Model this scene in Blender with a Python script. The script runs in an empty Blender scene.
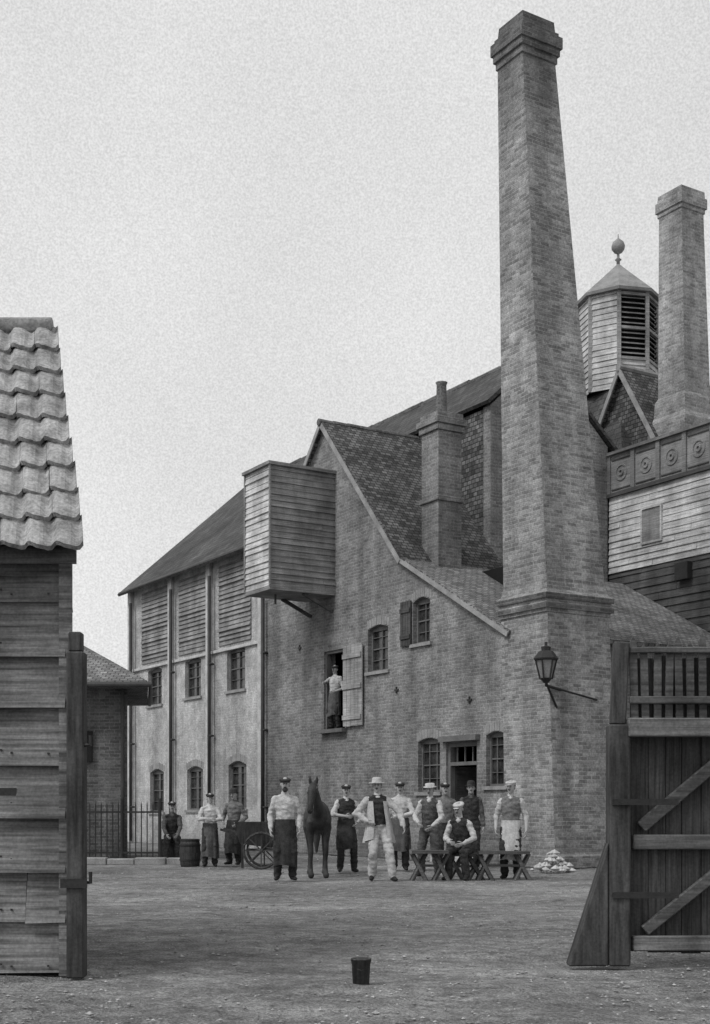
import bpy, bmesh, math, random
import numpy as np
from mathutils import Vector, Matrix, noise
random.seed(7)
sc=bpy.context.scene
F=1300.0; CX=355.0; HY=805.0; CH=1.3
def wx(px,Y): return (px-CX)/F*Y
def wz(py,Y): return CH+(HY-py)*Y/F
U=Vector((-.5265,.8502,0)); V=Vector((.8502,.5265,0)); P0=Vector((3.21,27.8,0))
def B(s,t,z): return P0+U*s+V*t+Vector((0,0,z))
def W(x,y,z): return Vector((x,y,z))
def s_at(px,t=0):
    k=(px-CX)/F
    return (P0.x+V.x*t-k*(P0.y+V.y*t))/(k*U.y-U.x)
def z_at(px,py,t=0): return wz(py,B(s_at(px,t),t,0).y)

# ---------------------------------------------------------------- materials
class NT:
    def __init__(s,name):
        s.mat=bpy.data.materials.new(name); s.mat.use_nodes=True
        s.t=s.mat.node_tree; s.bs=s.t.nodes['Principled BSDF']
        s.tc=s.n('ShaderNodeTexCoord')
    def n(s,k): return s.t.nodes.new(k)
    def l(s,a,b): s.t.links.new(a,b)
    def math(s,op,a,b=None):
        m=s.n('ShaderNodeMath'); m.operation=op
        for i,x in enumerate((a,b)):
            if x is None: continue
            if isinstance(x,(int,float)): m.inputs[i].default_value=x
            else: s.l(x,m.inputs[i])
        return m.outputs[0]
    def vec(s,src,scale):
        m=s.n('ShaderNodeMapping'); m.inputs['Scale'].default_value=scale
        s.l(s.tc.outputs[src],m.inputs['Vector']); return m.outputs[0]
    def noise(s,src,scale,lo,hi,detail=4,a=.32,b=.68):
        n=s.n('ShaderNodeTexNoise'); n.inputs['Detail'].default_value=detail; n.inputs['Scale'].default_value=1
        n.inputs['Roughness'].default_value=.6
        s.l(s.vec(src,scale if isinstance(scale,tuple) else (scale,)*3),n.inputs['Vector'])
        r=s.n('ShaderNodeMapRange'); r.inputs[1].default_value=a; r.inputs[2].default_value=b
        r.inputs[3].default_value=lo; r.inputs[4].default_value=hi
        s.l(n.outputs[0],r.inputs[0]); return r.outputs[0]
    def zramp(s,z0,z1,v0,v1):
        sp=s.n('ShaderNodeSeparateXYZ'); s.l(s.tc.outputs['Object'],sp.inputs[0])
        r=s.n('ShaderNodeMapRange'); r.inputs[1].default_value=z0; r.inputs[2].default_value=z1
        r.inputs[3].default_value=v0; r.inputs[4].default_value=v1
        s.l(sp.outputs[2],r.inputs[0]); return r.outputs[0]
    def fin(s,col,rough=.85,bump=None,bs=.4,bd=.01,spec=.25):
        if isinstance(col,(int,float)): s.bs.inputs['Base Color'].default_value=(col,col,col,1)
        else: s.l(col,s.bs.inputs['Base Color'])
        s.bs.inputs['Roughness'].default_value=rough
        s.bs.inputs['Specular IOR Level'].default_value=spec
        if bump is not None:
            b=s.n('ShaderNodeBump'); b.inputs['Strength'].default_value=bs; b.inputs['Distance'].default_value=bd
            s.l(bump,b.inputs['Height']); s.l(b.outputs[0],s.bs.inputs['Normal'])
        return s.mat
def brick_mat(name,base,mortar,w=.235,h=.079,ms=.011,c1=.7,c2=1.3,st=.68,soot=None,pl=.66,ph=1.28):
    m=NT(name); b=m.n('ShaderNodeTexBrick')
    # slightly wavering courses
    wv=m.n('ShaderNodeTexNoise'); wv.inputs['Scale'].default_value=.9; m.l(m.tc.outputs['UV'],wv.inputs['Vector'])
    vs_=m.n('ShaderNodeVectorMath'); vs_.operation='SCALE'; vs_.inputs['Scale'].default_value=.06; m.l(wv.outputs['Color'],vs_.inputs[0])
    va=m.n('ShaderNodeVectorMath'); va.operation='ADD'; m.l(m.tc.outputs['UV'],va.inputs[0]); m.l(vs_.outputs[0],va.inputs[1])
    m.l(va.outputs[0],b.inputs['Vector'])
    for k,v in (('Scale',1),('Mortar Size',ms),('Mortar Smooth',.3),('Brick Width',w),('Row Height',h),('Bias',0)): b.inputs[k].default_value=v
    for k,v in (('Color1',base*c1),('Color2',base*c2),('Mortar',mortar)): b.inputs[k].default_value=(v,v,v,1)
    c=b.outputs[0]
    c=m.math('MULTIPLY',c,m.noise('Object',.45,pl,ph,6))
    c=m.math('MULTIPLY',c,m.noise('Object',3.2,.78,1.2,5))
    c=m.math('MULTIPLY',c,m.noise('Object',22.0,.72,1.28,3))
    c=m.math('MULTIPLY',c,m.noise('Object',(1.6,1.6,.12),st,1.15,3))
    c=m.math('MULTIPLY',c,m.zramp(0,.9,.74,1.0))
    if soot: c=m.math('MULTIPLY',c,m.zramp(soot[0],soot[1],1.0,soot[2]))
    hgt=m.math('MULTIPLY',b.outputs['Fac'],-1)
    hgt=m.math('ADD',hgt,m.noise('Object',30,0,.6,3))
    return m.fin(c,.9,hgt,.6,.012)
def rough_mat(name,base,lo=.75,hi=1.25,scale=3.0,fine=40.0,rough=.85,bump=.3,streak=None,bd=.01,spec=.25):
    m=NT(name)
    c=m.math('MULTIPLY',m.noise('Object',scale,lo,hi,5),base)
    n2=m.noise('Object',fine,1-(1-lo)*.8,1+(hi-1)*.8,3)
    c=m.math('MULTIPLY',c,n2)
    if streak: c=m.math('MULTIPLY',c,m.noise('Object',streak,lo,hi,4))
    return m.fin(c,rough,n2,bump,bd,spec)
def wood_mat(name,base,uvs=(1.5,40,1),lo=.6,hi=1.35,rough=.85):
    m=NT(name)
    g=m.noise('UV',uvs,lo,hi,5)
    c=m.math('MULTIPLY',g,base)
    c=m.math('MULTIPLY',c,m.noise('Object',1.3,.62,1.25,5))
    c=m.math('MULTIPLY',c,m.noise('Object',(3,3,.7),.72,1.15,4))
    c=m.math('MULTIPLY',c,m.noise('Object',45,.8,1.2,3))
    return m.fin(c,rough,g,.35,.006)
M={}
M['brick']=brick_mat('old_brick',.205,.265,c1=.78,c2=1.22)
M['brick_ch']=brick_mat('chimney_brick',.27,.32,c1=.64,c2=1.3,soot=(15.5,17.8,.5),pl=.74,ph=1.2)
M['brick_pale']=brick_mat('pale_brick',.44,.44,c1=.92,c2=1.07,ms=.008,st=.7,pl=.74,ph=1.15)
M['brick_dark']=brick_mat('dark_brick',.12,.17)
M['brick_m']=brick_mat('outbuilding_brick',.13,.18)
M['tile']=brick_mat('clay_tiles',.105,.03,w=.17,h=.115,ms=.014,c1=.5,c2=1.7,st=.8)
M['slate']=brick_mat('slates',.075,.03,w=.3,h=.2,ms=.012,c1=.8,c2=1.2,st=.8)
M['tile_l']=brick_mat('pale_tiles',.2,.07,w=.18,h=.13,ms=.014,c1=.7,c2=1.3,st=.8)
M['pantile']=rough_mat('pantile_clay',.34,.55,1.3,4,38,.85,.5)
M['lintel']=rough_mat('lintel',.26)
M['stone']=rough_mat('stone_band',.34)
M['frame']=rough_mat('window_frame_paint',.13)
M['frame_w']=rough_mat('barge_board_paint',.28)
M['glass']=rough_mat('window_glass',.03,.5,1.8,3,8,.12,.02,spec=.6)
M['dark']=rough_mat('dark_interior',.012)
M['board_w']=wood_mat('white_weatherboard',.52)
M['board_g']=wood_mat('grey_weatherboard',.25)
M['board_m']=wood_mat('plank_door',.33)
M['board_d']=wood_mat('tarred_weatherboard',.08)
M['board_s']=wood_mat('weathered_shed_board',.19,(1.2,30,1),.4,1.5)
M['pilaster']=rough_mat('painted_pilaster',.45)
M['pipe']=rough_mat('cast_iron',.05,rough=.6)
M['iron']=rough_mat('black_iron',.03,rough=.5)
M['gate_d']=wood_mat('dark_gate_board',.045,(40,1.5,1),.5,1.7)
M['gate_l']=wood_mat('weathered_gate_rail',.16,(1.5,30,1),.5,1.4)
M['gate_m']=wood_mat('gate_brace_wood',.085,(1.5,30,1),.5,1.5)
M['post']=wood_mat('dark_post',.05,(20,2,1),.5,1.7)
M['trestle']=wood_mat('trestle_wood',.11)
M['lead']=rough_mat('lead_roof',.24)
M['skin']=rough_mat('skin',.36,.92,1.08,8,60,.6,.1)
M['hair']=rough_mat('hair',.05)
M['white']=rough_mat('white_linen',.52,.72,1.1,9,40,.9,.3)
M['cream']=rough_mat('cream_cloth',.45,.75,1.12,8,40,.9,.3)
M['grey']=rough_mat('grey_cloth',.15,.7,1.25,8,50,.9,.3)
M['dk']=rough_mat('dark_cloth',.032,.6,1.5,8,50,.9,.3)
M['mid']=rough_mat('mid_cloth',.085,.65,1.35,8,50,.9,.3)
M['boot']=rough_mat('boot_leather',.02,rough=.5)
M['straw']=rough_mat('straw',.4)
M['horse']=rough_mat('horse_coat',.03,.6,1.5,5,60,.55,.2)
def ground_mat():
    m=NT('yard_dirt')
    c=m.math('MULTIPLY',m.noise('Object',.28,.62,1.25,7),.30)
    c=m.math('MULTIPLY',c,m.noise('Object',(1.1,1.9,1),.68,1.25,6))
    c=m.math('MULTIPLY',c,m.noise('Object',7.0,.66,1.3,4))
    f=m.noise('Object',48.0,.5,1.5,4)
    c=m.math('MULTIPLY',c,f)
    h=m.math('ADD',f,m.noise('Object',9.0,0,3,4))
    return m.fin(c,.95,h,.8,.025,.1)
M['ground']=ground_mat()
M['pebble']=rough_mat('pebbles',.32,.4,1.5,6,30)
M['lglass']=rough_mat('lantern_glass',.22,rough=.15,bump=.02,spec=.6)

# ---------------------------------------------------------------- mesh helpers
def empty(name,loc=(0,0,0)):
    e=bpy.data.objects.new(name,None); e.empty_display_size=.3; e.location=loc
    sc.collection.objects.link(e); return e
def par(o,p):
    if p is not None:
        o.parent=p; o.matrix_parent_inverse=Matrix.Translation(-Vector(p.location))
def set_uv(me):
    uvl=me.uv_layers.new(name='UVMap') if not me.uv_layers else me.uv_layers[0]
    up=Vector((0,0,1))
    for p in me.polygons:
        n=p.normal
        t=up.cross(n)
        t=Vector((1,0,0)) if t.length<.05 else t.normalized()
        b=n.cross(t)
        for li in p.loop_indices:
            co=me.vertices[me.loops[li].vertex_index].co
            uvl.data[li].uv=(co.dot(t),co.dot(b))
class MB:
    def __init__(s,fr=W): s.v=[];s.f=[];s.m=[];s.fr=fr
    def add(s,vs,fs,m=0,raw=False):
        o=len(s.v)
        s.v+=[tuple(v) if raw else tuple(s.fr(*v)) for v in vs]
        s.f+=[[o+i for i in f] for f in fs]; s.m+=[m]*len(fs)
    def box(s,x0,x1,y0,y1,z0,z1,m=0):
        s.add([(x,y,z) for x in (x0,x1) for y in (y0,y1) for z in (z0,z1)],
              [(0,1,3,2),(4,6,7,5),(0,4,5,1),(2,3,7,6),(0,2,6,4),(1,5,7,3)],m)
    def beam(s,a,b,w,h,m=0,side=None,raw=False):
        A=Vector(a) if raw else s.fr(*a); Bb=Vector(b) if raw else s.fr(*b)
        d=(Bb-A).normalized(); sd=Vector(side) if side is not None else (d.cross(Vector((0,0,1))) if abs(d.z)<.95 else Vector((1,0,0)))
        sd=(sd-d*sd.dot(d)).normalized(); o=d.cross(sd)
        vs=[q+sd*i*w/2+o*j*h/2 for q in (A,Bb) for i,j in ((-1,-1),(1,-1),(1,1),(-1,1))]
        s.add(vs,[(0,1,2,3),(7,6,5,4),(0,4,5,1),(1,5,6,2),(2,6,7,3),(3,7,4,0)],m,True)
    def tube(s,pts,r,seg=8,m=0,raw=False):
        P=[Vector(p) if raw else s.fr(*p) for p in pts]
        R=r if isinstance(r,(list,tuple)) else [r]*len(P)
        vs,fs=loft(P,[(q,q) for q in R],Vector((.3,.2,.9)) ,seg,cap=False)
        s.add(vs,fs,m,True)
    def obj(s,name,mats,parent=None,smooth=False,uv=True,bevel=0):
        me=bpy.data.meshes.new(name); me.from_pydata(s.v,[],s.f); me.validate()
        bm=bmesh.new(); bm.from_mesh(me)
        bmesh.ops.recalc_face_normals(bm,faces=bm.faces)
        bm.to_mesh(me); bm.free()
        mm=s.m if len(s.m)==len(me.polygons) else [0]*len(me.polygons)
        me.polygons.foreach_set('material_index',mm)
        for x in (mats if isinstance(mats,list) else [mats]): me.materials.append(M[x])
        me.polygons.foreach_set('use_smooth',[smooth]*len(me.polygons))
        if uv: set_uv(me)
        o=bpy.data.objects.new(name,me); sc.collection.objects.link(o); par(o,parent)
        if bevel:
            b=o.modifiers.new('b','BEVEL'); b.width=bevel; b.segments=1; b.limit_method='ANGLE'
        return o
def loft(P,R,side,seg=12,cap=True):
    n=len(P); rings=[]
    for i in range(n):
        d=(P[min(i+1,n-1)]-P[max(i-1,0)])
        d=d.normalized() if d.length>1e-6 else Vector((0,0,1))
        s=side-d*side.dot(d)
        s=s.normalized() if s.length>1e-3 else d.orthogonal().normalized()
        o=d.cross(s); rings.append((P[i],R[i][0],R[i][1],s,o,d))
    if cap:
        c,a,b,s,o,d=rings[0]; r=min(a,b); r0=[(c-d*r*.94,a*.34,b*.34,s,o,d),(c-d*r*.71,a*.71,b*.71,s,o,d)]
        c,a,b,s,o,d=rings[-1]; r=min(a,b); r1=[(c+d*r*.71,a*.71,b*.71,s,o,d),(c+d*r*.94,a*.34,b*.34,s,o,d)]
        rings=r0+rings+r1
    vs=[];fs=[]
    for c,a,b,s,o,d in rings:
        for k in range(seg):
            an=2*math.pi*k/seg; vs.append(c+s*a*math.cos(an)+o*b*math.sin(an))
    for i in range(len(rings)-1):
        for k in range(seg):
            k2=(k+1)%seg; fs.append((i*seg+k,i*seg+k2,(i+1)*seg+k2,(i+1)*seg+k))
    fs.append(tuple(reversed(range(seg)))); fs.append(tuple((len(rings)-1)*seg+k for k in range(seg)))
    return vs,fs
def wall(name,poly,t0,t1,mat,parent,cuts=(),fr=B,swap=False):
    mb=MB(fr); n=len(poly)
    g=(lambda a,t,z:(t,a,z)) if swap else (lambda a,t,z:(a,t,z))
    vs=[g(a,t0,z) for a,z in poly]+[g(a,t1,z) for a,z in poly]
    fs=[tuple(range(n)),tuple(reversed(range(n,2*n)))]+[(i,(i+1)%n,n+(i+1)%n,n+i) for i in range(n)]
    mb.add(vs,fs); o=mb.obj(name,mat,parent)
    if cuts:
        cb=MB(fr)
        for c in cuts:
            a0,a1,z0,z1=c[:4]; ar=c[4] if len(c)>4 else 0
            prof=[(a0,z0),(a1,z0),(a1,z1-ar)]
            if ar:
                for k in range(1,8):
                    q=k/8; prof.append((a1+(a0-a1)*q, z1-ar+ar*math.sin(math.pi*q)))
            prof.append((a0,z1-ar)); m=len(prof)
            vs=[g(a,t0-.3,z) for a,z in prof]+[g(a,t1+.3,z) for a,z in prof]
            cb.add(vs,[tuple(range(m)),tuple(reversed(range(m,2*m)))]+[(i,(i+1)%m,m+(i+1)%m,m+i) for i in range(m)])
        co=cb.obj('cut',mat)
        bo=o.modifiers.new('c','BOOLEAN'); bo.object=co; bo.operation='DIFFERENCE'; bo.solver='EXACT'
        dg=bpy.context.evaluated_depsgraph_get()
        me=bpy.data.meshes.new_from_object(o.evaluated_get(dg)); o.modifiers.clear(); o.data=me
        bpy.data.objects.remove(co)
        for u in list(me.uv_layers): me.uv_layers.remove(u)
        set_uv(me)
    return o
def siding(mb,o,d,L,n,z0,z1,bh,lip=.025,m=0,jit=.0):
    z=z0; o=Vector(o); d=Vector(d).normalized(); n=Vector(n).normalized()
    while z<z1-.01:
        h=min(bh*(1+random.uniform(-jit,jit)),z1-z)
        a=0
        while a<L-.01:
            ln=L-a if jit==0 else min(L-a,random.uniform(1.5,3.5))
            j0=random.uniform(-1,1)*jit*.08; j1=random.uniform(-1,1)*jit*.08; lp=lip*(1+random.uniform(-.35,.6))
            up=Vector((0,0,1))
            q=[o+d*a+up*(z+j0)+n*lp, o+d*(a+ln)+up*(z+j1)+n*lp, o+d*(a+ln)+up*(z+h+.01)+n*.004, o+d*a+up*(z+h+.01)+n*.004,
               o+d*a+up*(z+j0), o+d*(a+ln)+up*(z+j1)]
            mb.add(q,[(0,1,2,3),(4,5,1,0),(0,3,4),(1,5,2)],m,True)
            a+=ln+(.006 if jit else 0)
        z+=h
def window(mbs,T,s0,s1,z0,z1,cols=2,rows=3,sill=True,dep=.14,arch=0):
    f,g,l=mbs['f'],mbs['g'],mbs['l']; w=.05
    g.box(s0+.01,s1-.01,T+dep+.03,T+dep+.04,z0,z1)
    for a,b,c,d in ((s0,s0+w,z0,z1),(s1-w,s1,z0,z1),(s0+w,s1-w,z0,z0+w),(s0+w,s1-w,z1-w-arch,z1)): f.box(a,b,T+dep-.03,T+dep+.025,c,d)
    for i in range(1,cols):
        x=s0+(s1-s0)*i/cols; f.box(x-.013,x+.013,T+dep-.012,T+dep+.024,z0+w,z1-w-arch)
    for i in range(1,rows):
        z=z0+(z1-z0)*i/rows; k=.03 if (i==rows//2 or rows==2) else .014; f.box(s0+w,s1-w,T+dep-.016,T+dep+.022,z-k/2,z+k/2)
    if sill: l.box(s0-.08,s1+.08,T-.06,T+dep-.03,z0-.08,z0-.002)
    n=9
    for i in range(n):
        a=s0-.06+(s1-s0+.12)*i/n; b=s0-.06+(s1-s0+.12)*(i+1)/n-.012
        zz=z1-arch+arch*math.sin(math.pi*(i+.5)/n)+.01
        l.box(a,b,T-.006-.004*(i%2),T+.1,zz,zz+.2)

# ================================================================= BREWERY
bw=empty('brewery_building',B(8,3,0))
gx=lambda px:s_at(px,0)
def rect(p0,p1,y0,y1,t=0):
    c=(p0+p1)/2
    return (min(s_at(p0,t),s_at(p1,t)),max(s_at(p0,t),s_at(p1,t)),z_at(c,y1,t),z_at(c,y0,t))
wbs={'f':MB(B),'g':MB(B),'l':MB(B)}
AP=(7.6,11.3); SR=10.98; SE=3.83
loftdoor=rect(324,345,650,729)
w1=rect(368,388,625,671); w2=rect(413,430,597,643)
g1=rect(418,440,738,792); gd=rect(446,477,742,858); g3=rect(486,506,731,786)
gd=(gd[0],gd[1],0.05,gd[3])
wall('gable_wall',[(0,0),(0,5.05),(SE,7.15),AP,(SR,7.6),(SR,0)],0,.35,'brick',bw,
     [loftdoor,w1+(.08,),w2+(.1,),g1+(.08,),gd,g3+(.08,)])
window(wbs,0,*w1,cols=2,rows=4,arch=.08); window(wbs,0,*w2,cols=2,rows=4,arch=.1)
window(wbs,0,*g1,cols=3,rows=4,arch=.08); window(wbs,0,*g3,cols=3,rows=4,arch=.08)
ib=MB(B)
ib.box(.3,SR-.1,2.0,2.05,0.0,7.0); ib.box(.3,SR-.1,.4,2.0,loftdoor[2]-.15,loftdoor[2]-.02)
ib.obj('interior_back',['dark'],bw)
dr=MB(B)
a,b,c,d=gd
for q in ((a,a+.09,c,d),(b-.09,b,c,d),(a+.09,b-.09,d-.1,d),(a+.09,b-.09,d-.52,d-.44)): dr.box(q[0],q[1],.06,.2,q[2],q[3])
for i in range(1,4):
    x=a+(b-a)*i/4; dr.box(x-.012,x+.012,.1,.13,d-.44,d-.1)
dr.box(a-.12,b+.12,-.14,-.002,d+.02,d+.14)
dr.obj('door_frame',['frame'],bw)
dl=MB(B); dl.box(b-.1,b-.05,.22,1.0,.06,d-.54); dl.obj('open_door_leaf',['board_d'],bw)
st=MB(B); st.box(a-.15,b+.15,-.35,-.004,0.004,.15); st.obj('doorstep',['stone'],bw,bevel=.01)
a,b,c,d=loftdoor; ld=MB(B)
for q in ((a,a+.07,c,d),(b-.07,b,c,d),(a+.07,b-.07,d-.07,d)): ld.box(q[0],q[1],.05,.18,q[2],q[3])
ld.box(a-.1,b+.1,-.16,.05,c-.1,c-.003); ld.obj('loft_door_frame',['frame'],bw)
lw=MB(B); L0=s_at(363,-.05)
n=5
for i in range(n):
    q0=L0+(a-L0-.03)*i/n; q1=L0+(a-L0-.03)*(i+1)/n-.014
    lw.box(q0,q1,-.09,-.055,c+.02+random.uniform(0,.02),d+.03)
for z in (c+.25,(c+d)/2,d-.25): lw.box(L0+.02,a-.05,-.125,-.092,z-.06,z+.06)
lw.obj('loft_door_leaf',['board_m'],bw)
sh=MB(B); s0_=w2[1]+.03; s1_=gx(402)
for i in range(4):
    q0=s0_+(s1_-s0_)*i/4; q1=s0_+(s1_-s0_)*(i+1)/4-.012; sh.box(q0,q1,-.06,-.02,w2[2]-.02,w2[3]-.03)
for z in (w2[2]+.2,w2[3]-.25): sh.box(s0_+.01,s1_-.02,-.09,-.063,z-.05,z+.05)
sh.obj('shutter',['board_d'],bw)
tp=MB(B)
for (px,py) in ((300,648),(397,690),(470,700)):
    s=gx(px); z=z_at(px,py); tp.box(s-.08,s+.08,-.03,-.003,z-.02,z+.02); tp.box(s-.02,s+.02,-.033,-.004,z-.08,z-.022); tp.box(s-.02,s+.02,-.033,-.004,z+.022,z+.08)
tp.obj('tie_plates',['iron'],bw)
S2=21.2; TA=.05; EZ=8.94
cuts=[]
rows_t=((236,646,690,9),(193,657,697,8),(155,667,705,7)); rows_b=((237.5,761,809,9),(195,766,810,8),(157,769,812,7))
for (px,y0,y1,hw) in rows_t+rows_b:
    r=rect(px-hw,px+hw,y0,y1,TA); cuts.append(r+(.12,))
wall('facade_wall',[(SR+.002,0),(SR+.002,EZ),(S2,EZ),(S2,0)],TA,.4,'brick_pale',bw,cuts)
for i,r in enumerate(cuts):
    window(wbs,TA,*r[:4],cols=2,rows=4,arch=.12)
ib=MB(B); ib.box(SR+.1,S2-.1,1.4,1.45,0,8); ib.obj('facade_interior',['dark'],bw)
wbs['f'].obj('window_frames',['frame'],bw); wbs['g'].obj('window_glass',['glass'],bw); wbs['l'].obj('window_sills_and_arches',['lintel'],bw)
pl=MB(B); ps=[s_at(264,0)+.02,s_at(211,0),s_at(172.5,0),S2-.25]
for s in ps: pl.box(s-.0,s+.28,-.06,TA-.003,0,EZ-.1)
pl.box(SR+.31,S2-.26,-.03,TA-.004,5.95,6.04)
pl.obj('pilasters',['pilaster'],bw,bevel=.01)
pp=MB(B)
for s in (SR-.12,ps[1]-.16,ps[2]-.16,S2-.45):
    pp.tube([(s,-.14,.05),(s,-.14,EZ-.6 if s>SR else 7.2)],.055)
    for z in (1.2,3.4,5.6): pp.box(s-.09,s+.09,-.16,-.02,z,z+.06)
pp.tube([(SR+.05,-.33,EZ-.22),(S2+.1,-.33,EZ-.22)],.06)
pp.obj('drain_pipes',['pipe'],bw,smooth=True)
lb=MB()
for p0,p1 in ((218,250),(178,207),(141,169)):
    a=s_at(p1,0);b=s_at(p0,0)
    z0=6.15; siding(lb,B(a,TA-.004,0),U,b-a,-V,z0,EZ-.35,.14,.05)
lb.obj('loft_boarding',['board_g'],bw)
def prism_t(name,poly,s0,s1,mat): return wall(name,poly,s0,s1,mat,bw,(),B,True)
RZ=13.1; RT=4.7
prism_t('far_end_wall',[(TA+.36,0),(TA+.36,EZ),(RT,RZ-.05),(9.4,EZ),(9.4,0)],S2-.35,S2-.003,'brick_pale')
prism_t('mid_end_wall',[(TA+.36,0),(TA+.36,EZ),(RT,RZ-.05),(9.4,EZ),(9.4,0)],SR+.1,SR+.4,'brick')
prism_t('near_end_wall',[(3.01,0),(3.01,11.5),(RT,RZ-.05),(7.0,11.0),(7.0,0)],4.4,4.7,'brick')
wall('tile_hung_upper_wall',[(4.71,5),(4.71,11.45),(SR,11.45),(SR,5)],3.0,3.3,'tile',bw)
def slab(mb,pts,th=.09,m=0):
    n=len(pts); P=[mb.fr(*p) for p in pts]; nn=(P[1]-P[0]).cross(P[2]-P[0]).normalized()
    if nn.z<0: nn=-nn
    mb.add([p+nn*th for p in P]+P,[tuple(range(n)),tuple(reversed(range(n,2*n)))]+[(i,(i+1)%n,n+(i+1)%n,n+i) for i in range(n)],m,True)
sl=(RZ-EZ)/RT
mr=MB(B)
slab(mr,[(SR+.05,-.35,EZ-.35*sl),(S2+.12,-.35,EZ-.35*sl),(S2+.12,RT,RZ),(SR+.05,RT,RZ)])
slab(mr,[(4.3,2.9,EZ+2.9*sl),(SR+.05,2.9,EZ+2.9*sl),(SR+.05,RT,RZ),(4.3,RT,RZ)])
slab(mr,[(4.3,RT,RZ),(S2+.12,RT,RZ),(S2+.12,9.7,EZ-.2),(4.3,9.7,EZ-.2)])
mr.obj('main_roof',['slate'],bw)
rd=MB(B)
def ridge(mb,a,b,r):
    A=Vector(a);Bq=Vector(b); n=max(2,int((Bq-A).length/.45)); 
    for i in range(n):
        p=A.lerp(Bq,i/n); q=A.lerp(Bq,(i+1)/n); j=random.uniform(-.012,.012)
        mb.tube([(p.x,p.y,p.z+j),(q.x,q.y,q.z+j)],[r*1.08,r],8)
ridge(rd,(4.3,RT,RZ+.08),(S2+.14,RT,RZ+.08),.1); ridge(rd,(AP[0],-.2,AP[1]+.07),(AP[0],2.95,AP[1]+.07),.09); rd.obj('ridge_tiles',['brick_dark'],bw)
gr=MB(B); g=(AP[1]-7.15)/(AP[0]-SE); gg=(AP[1]-7.6)/(SR-AP[0])
slab(gr,[(SE-.1,-.14,7.15-.1*g),(AP[0],-.14,AP[1]),(AP[0],3.0,AP[1]),(SE-.1,3.0,7.15-.1*g)])
slab(gr,[(SR+.1,-.14,7.6-.1*gg),(AP[0],-.14,AP[1]),(AP[0],3.0,AP[1]),(SR+.1,3.0,7.6-.1*gg)])
gr.obj('gable_roof',['tile'],bw)
lr=MB(B); g2=(7.15-5.05)/SE
slab(lr,[(-.25,-.12,5.05-.25*g2),(SE+.05,-.12,7.15-.01),(SE+.05,7.0,7.15-.01),(-.25,7.0,5.05-.25*g2)])
lr.obj('lean_to_roof',['tile_l'],bw)
bb=MB(B)
bb.beam((SE+.02,-.155,7.2-.1),(AP[0],-.155,AP[1]+.02),.03,.12,side=V); bb.beam((SR+.05,-.155,7.5),(AP[0],-.155,AP[1]+.01),.03,.12,side=V)
bb.beam((-.25,-.135,5.05-.25*g2),(SE,-.135,7.12),.03,.1,side=V)
bb.obj('barge_boards',['frame_w'],bw)
prism_t('lean_to_side_wall',[(.36,0),(.36,5.0),(6.98,5.0),(6.98,0)],0.001,.3,'brick')
wall('lean_to_back_gable',[(0.31,0),(0.31,5.2),(SE,7.1),(SE,0)],6.7,6.97,'brick',bw)
cs=MB(B); cs.box(3.45,4.15,.7,1.4,6.4,10.3); cs.box(3.4,4.2,.65,1.45,10.3,10.45); cs.box(3.35,4.25,.6,1.5,10.45,10.6); cs.box(3.42,4.18,.67,1.43,10.6,10.75); cs.box(3.4,4.2,.65,1.45,8.6,8.72)
cs.obj('chimney_stack',['brick'],bw,bevel=.012)
cp=MB(B); cp.tube([(3.8,1.05,10.7),(3.8,1.05,10.85),(3.8,1.05,11.5),(3.8,1.05,11.56)],[.17,.14,.12,.15],12); cp.obj('chimney_pot',['brick_dark'],bw,smooth=True)
hb=MB(); s0,s1,t0=7.09,8.42,-1.9; z0,z1=6.85,9.95
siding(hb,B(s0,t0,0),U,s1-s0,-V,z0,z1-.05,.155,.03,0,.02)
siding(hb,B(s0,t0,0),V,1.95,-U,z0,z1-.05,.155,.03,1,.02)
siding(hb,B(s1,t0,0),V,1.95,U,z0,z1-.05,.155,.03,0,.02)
hb.obj('hoist_housing_boards',['board_w','board_g'],bw)  # same boarding throughout: shade of the right side is put into the greyer colour
hc=MB(B); hc.box(s0+.01,s1-.01,t0+.01,.0,z0+.02,z1-.06,0); hc.box(s0-.05,s0-.0,t0-.05,t0-.0,z0-.02,z1,1); hc.box(s1,s1+.05,t0-.05,t0,z0-.02,z1,1)
hc.box(s0-.09,s1+.09,t0-.09,.0,z1-.05,z1+.03,1); hc.box(s0-.03,s1+.03,t0-.03,-.02,z0-.1,z0-.004,1)
hc.beam((s1-.1,-.02,z0-.5),(s1-.1,t0+1.0,z0-.1),.08,.08,0); hc.beam((s0+.1,-.02,z0-.5),(s0+.1,t0+1.0,z0-.1),.08,.08,0)
hc.tube([(7.75,t0+.5,z0-.1),(7.75,t0+.5,z0-.35)],.03)
hc.obj('hoist_housing_frame',['board_d','board_g'],bw)

# ================================================================= TALL CHIMNEY
ch=empty('brick_chimney',B(-.7,.8,0))
def ring(s0,s1,t0,t1,z,off=(0,0)):
    return [B(a,b,z)+Vector((off[0],off[1],0)) for a,b in ((s0,t0),(s1,t0),(s1,t1),(s0,t1))]
def tower(name,levels,mat,parent):
    mb=MB(); vs=[];fs=[]
    for l in levels: vs+=l
    n=len(levels)
    for i in range(n-1):
        for k in range(4):
            k2=(k+1)%4; fs.append((i*4+k,i*4+k2,(i+1)*4+k2,(i+1)*4+k))
    fs+=[(3,2,1,0),tuple(4*(n-1)+k for k in range(4))]
    mb.add(vs,fs,0,True); return mb.obj(name,mat,parent,bevel=.015)
def sq(cx,w,wv,z,c=(-.75,.84)):
    return ring(c[0]-w/2,c[0]+w/2,c[1]-wv/2,c[1]+wv/2,z,(-cx,0))
lv=[sq(-.10,1.72,1.9,0),sq(-.10,1.72,1.9,.25),sq(-.08,1.6,1.78,.3),sq(.08,1.52,1.7,5.25)]
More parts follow.
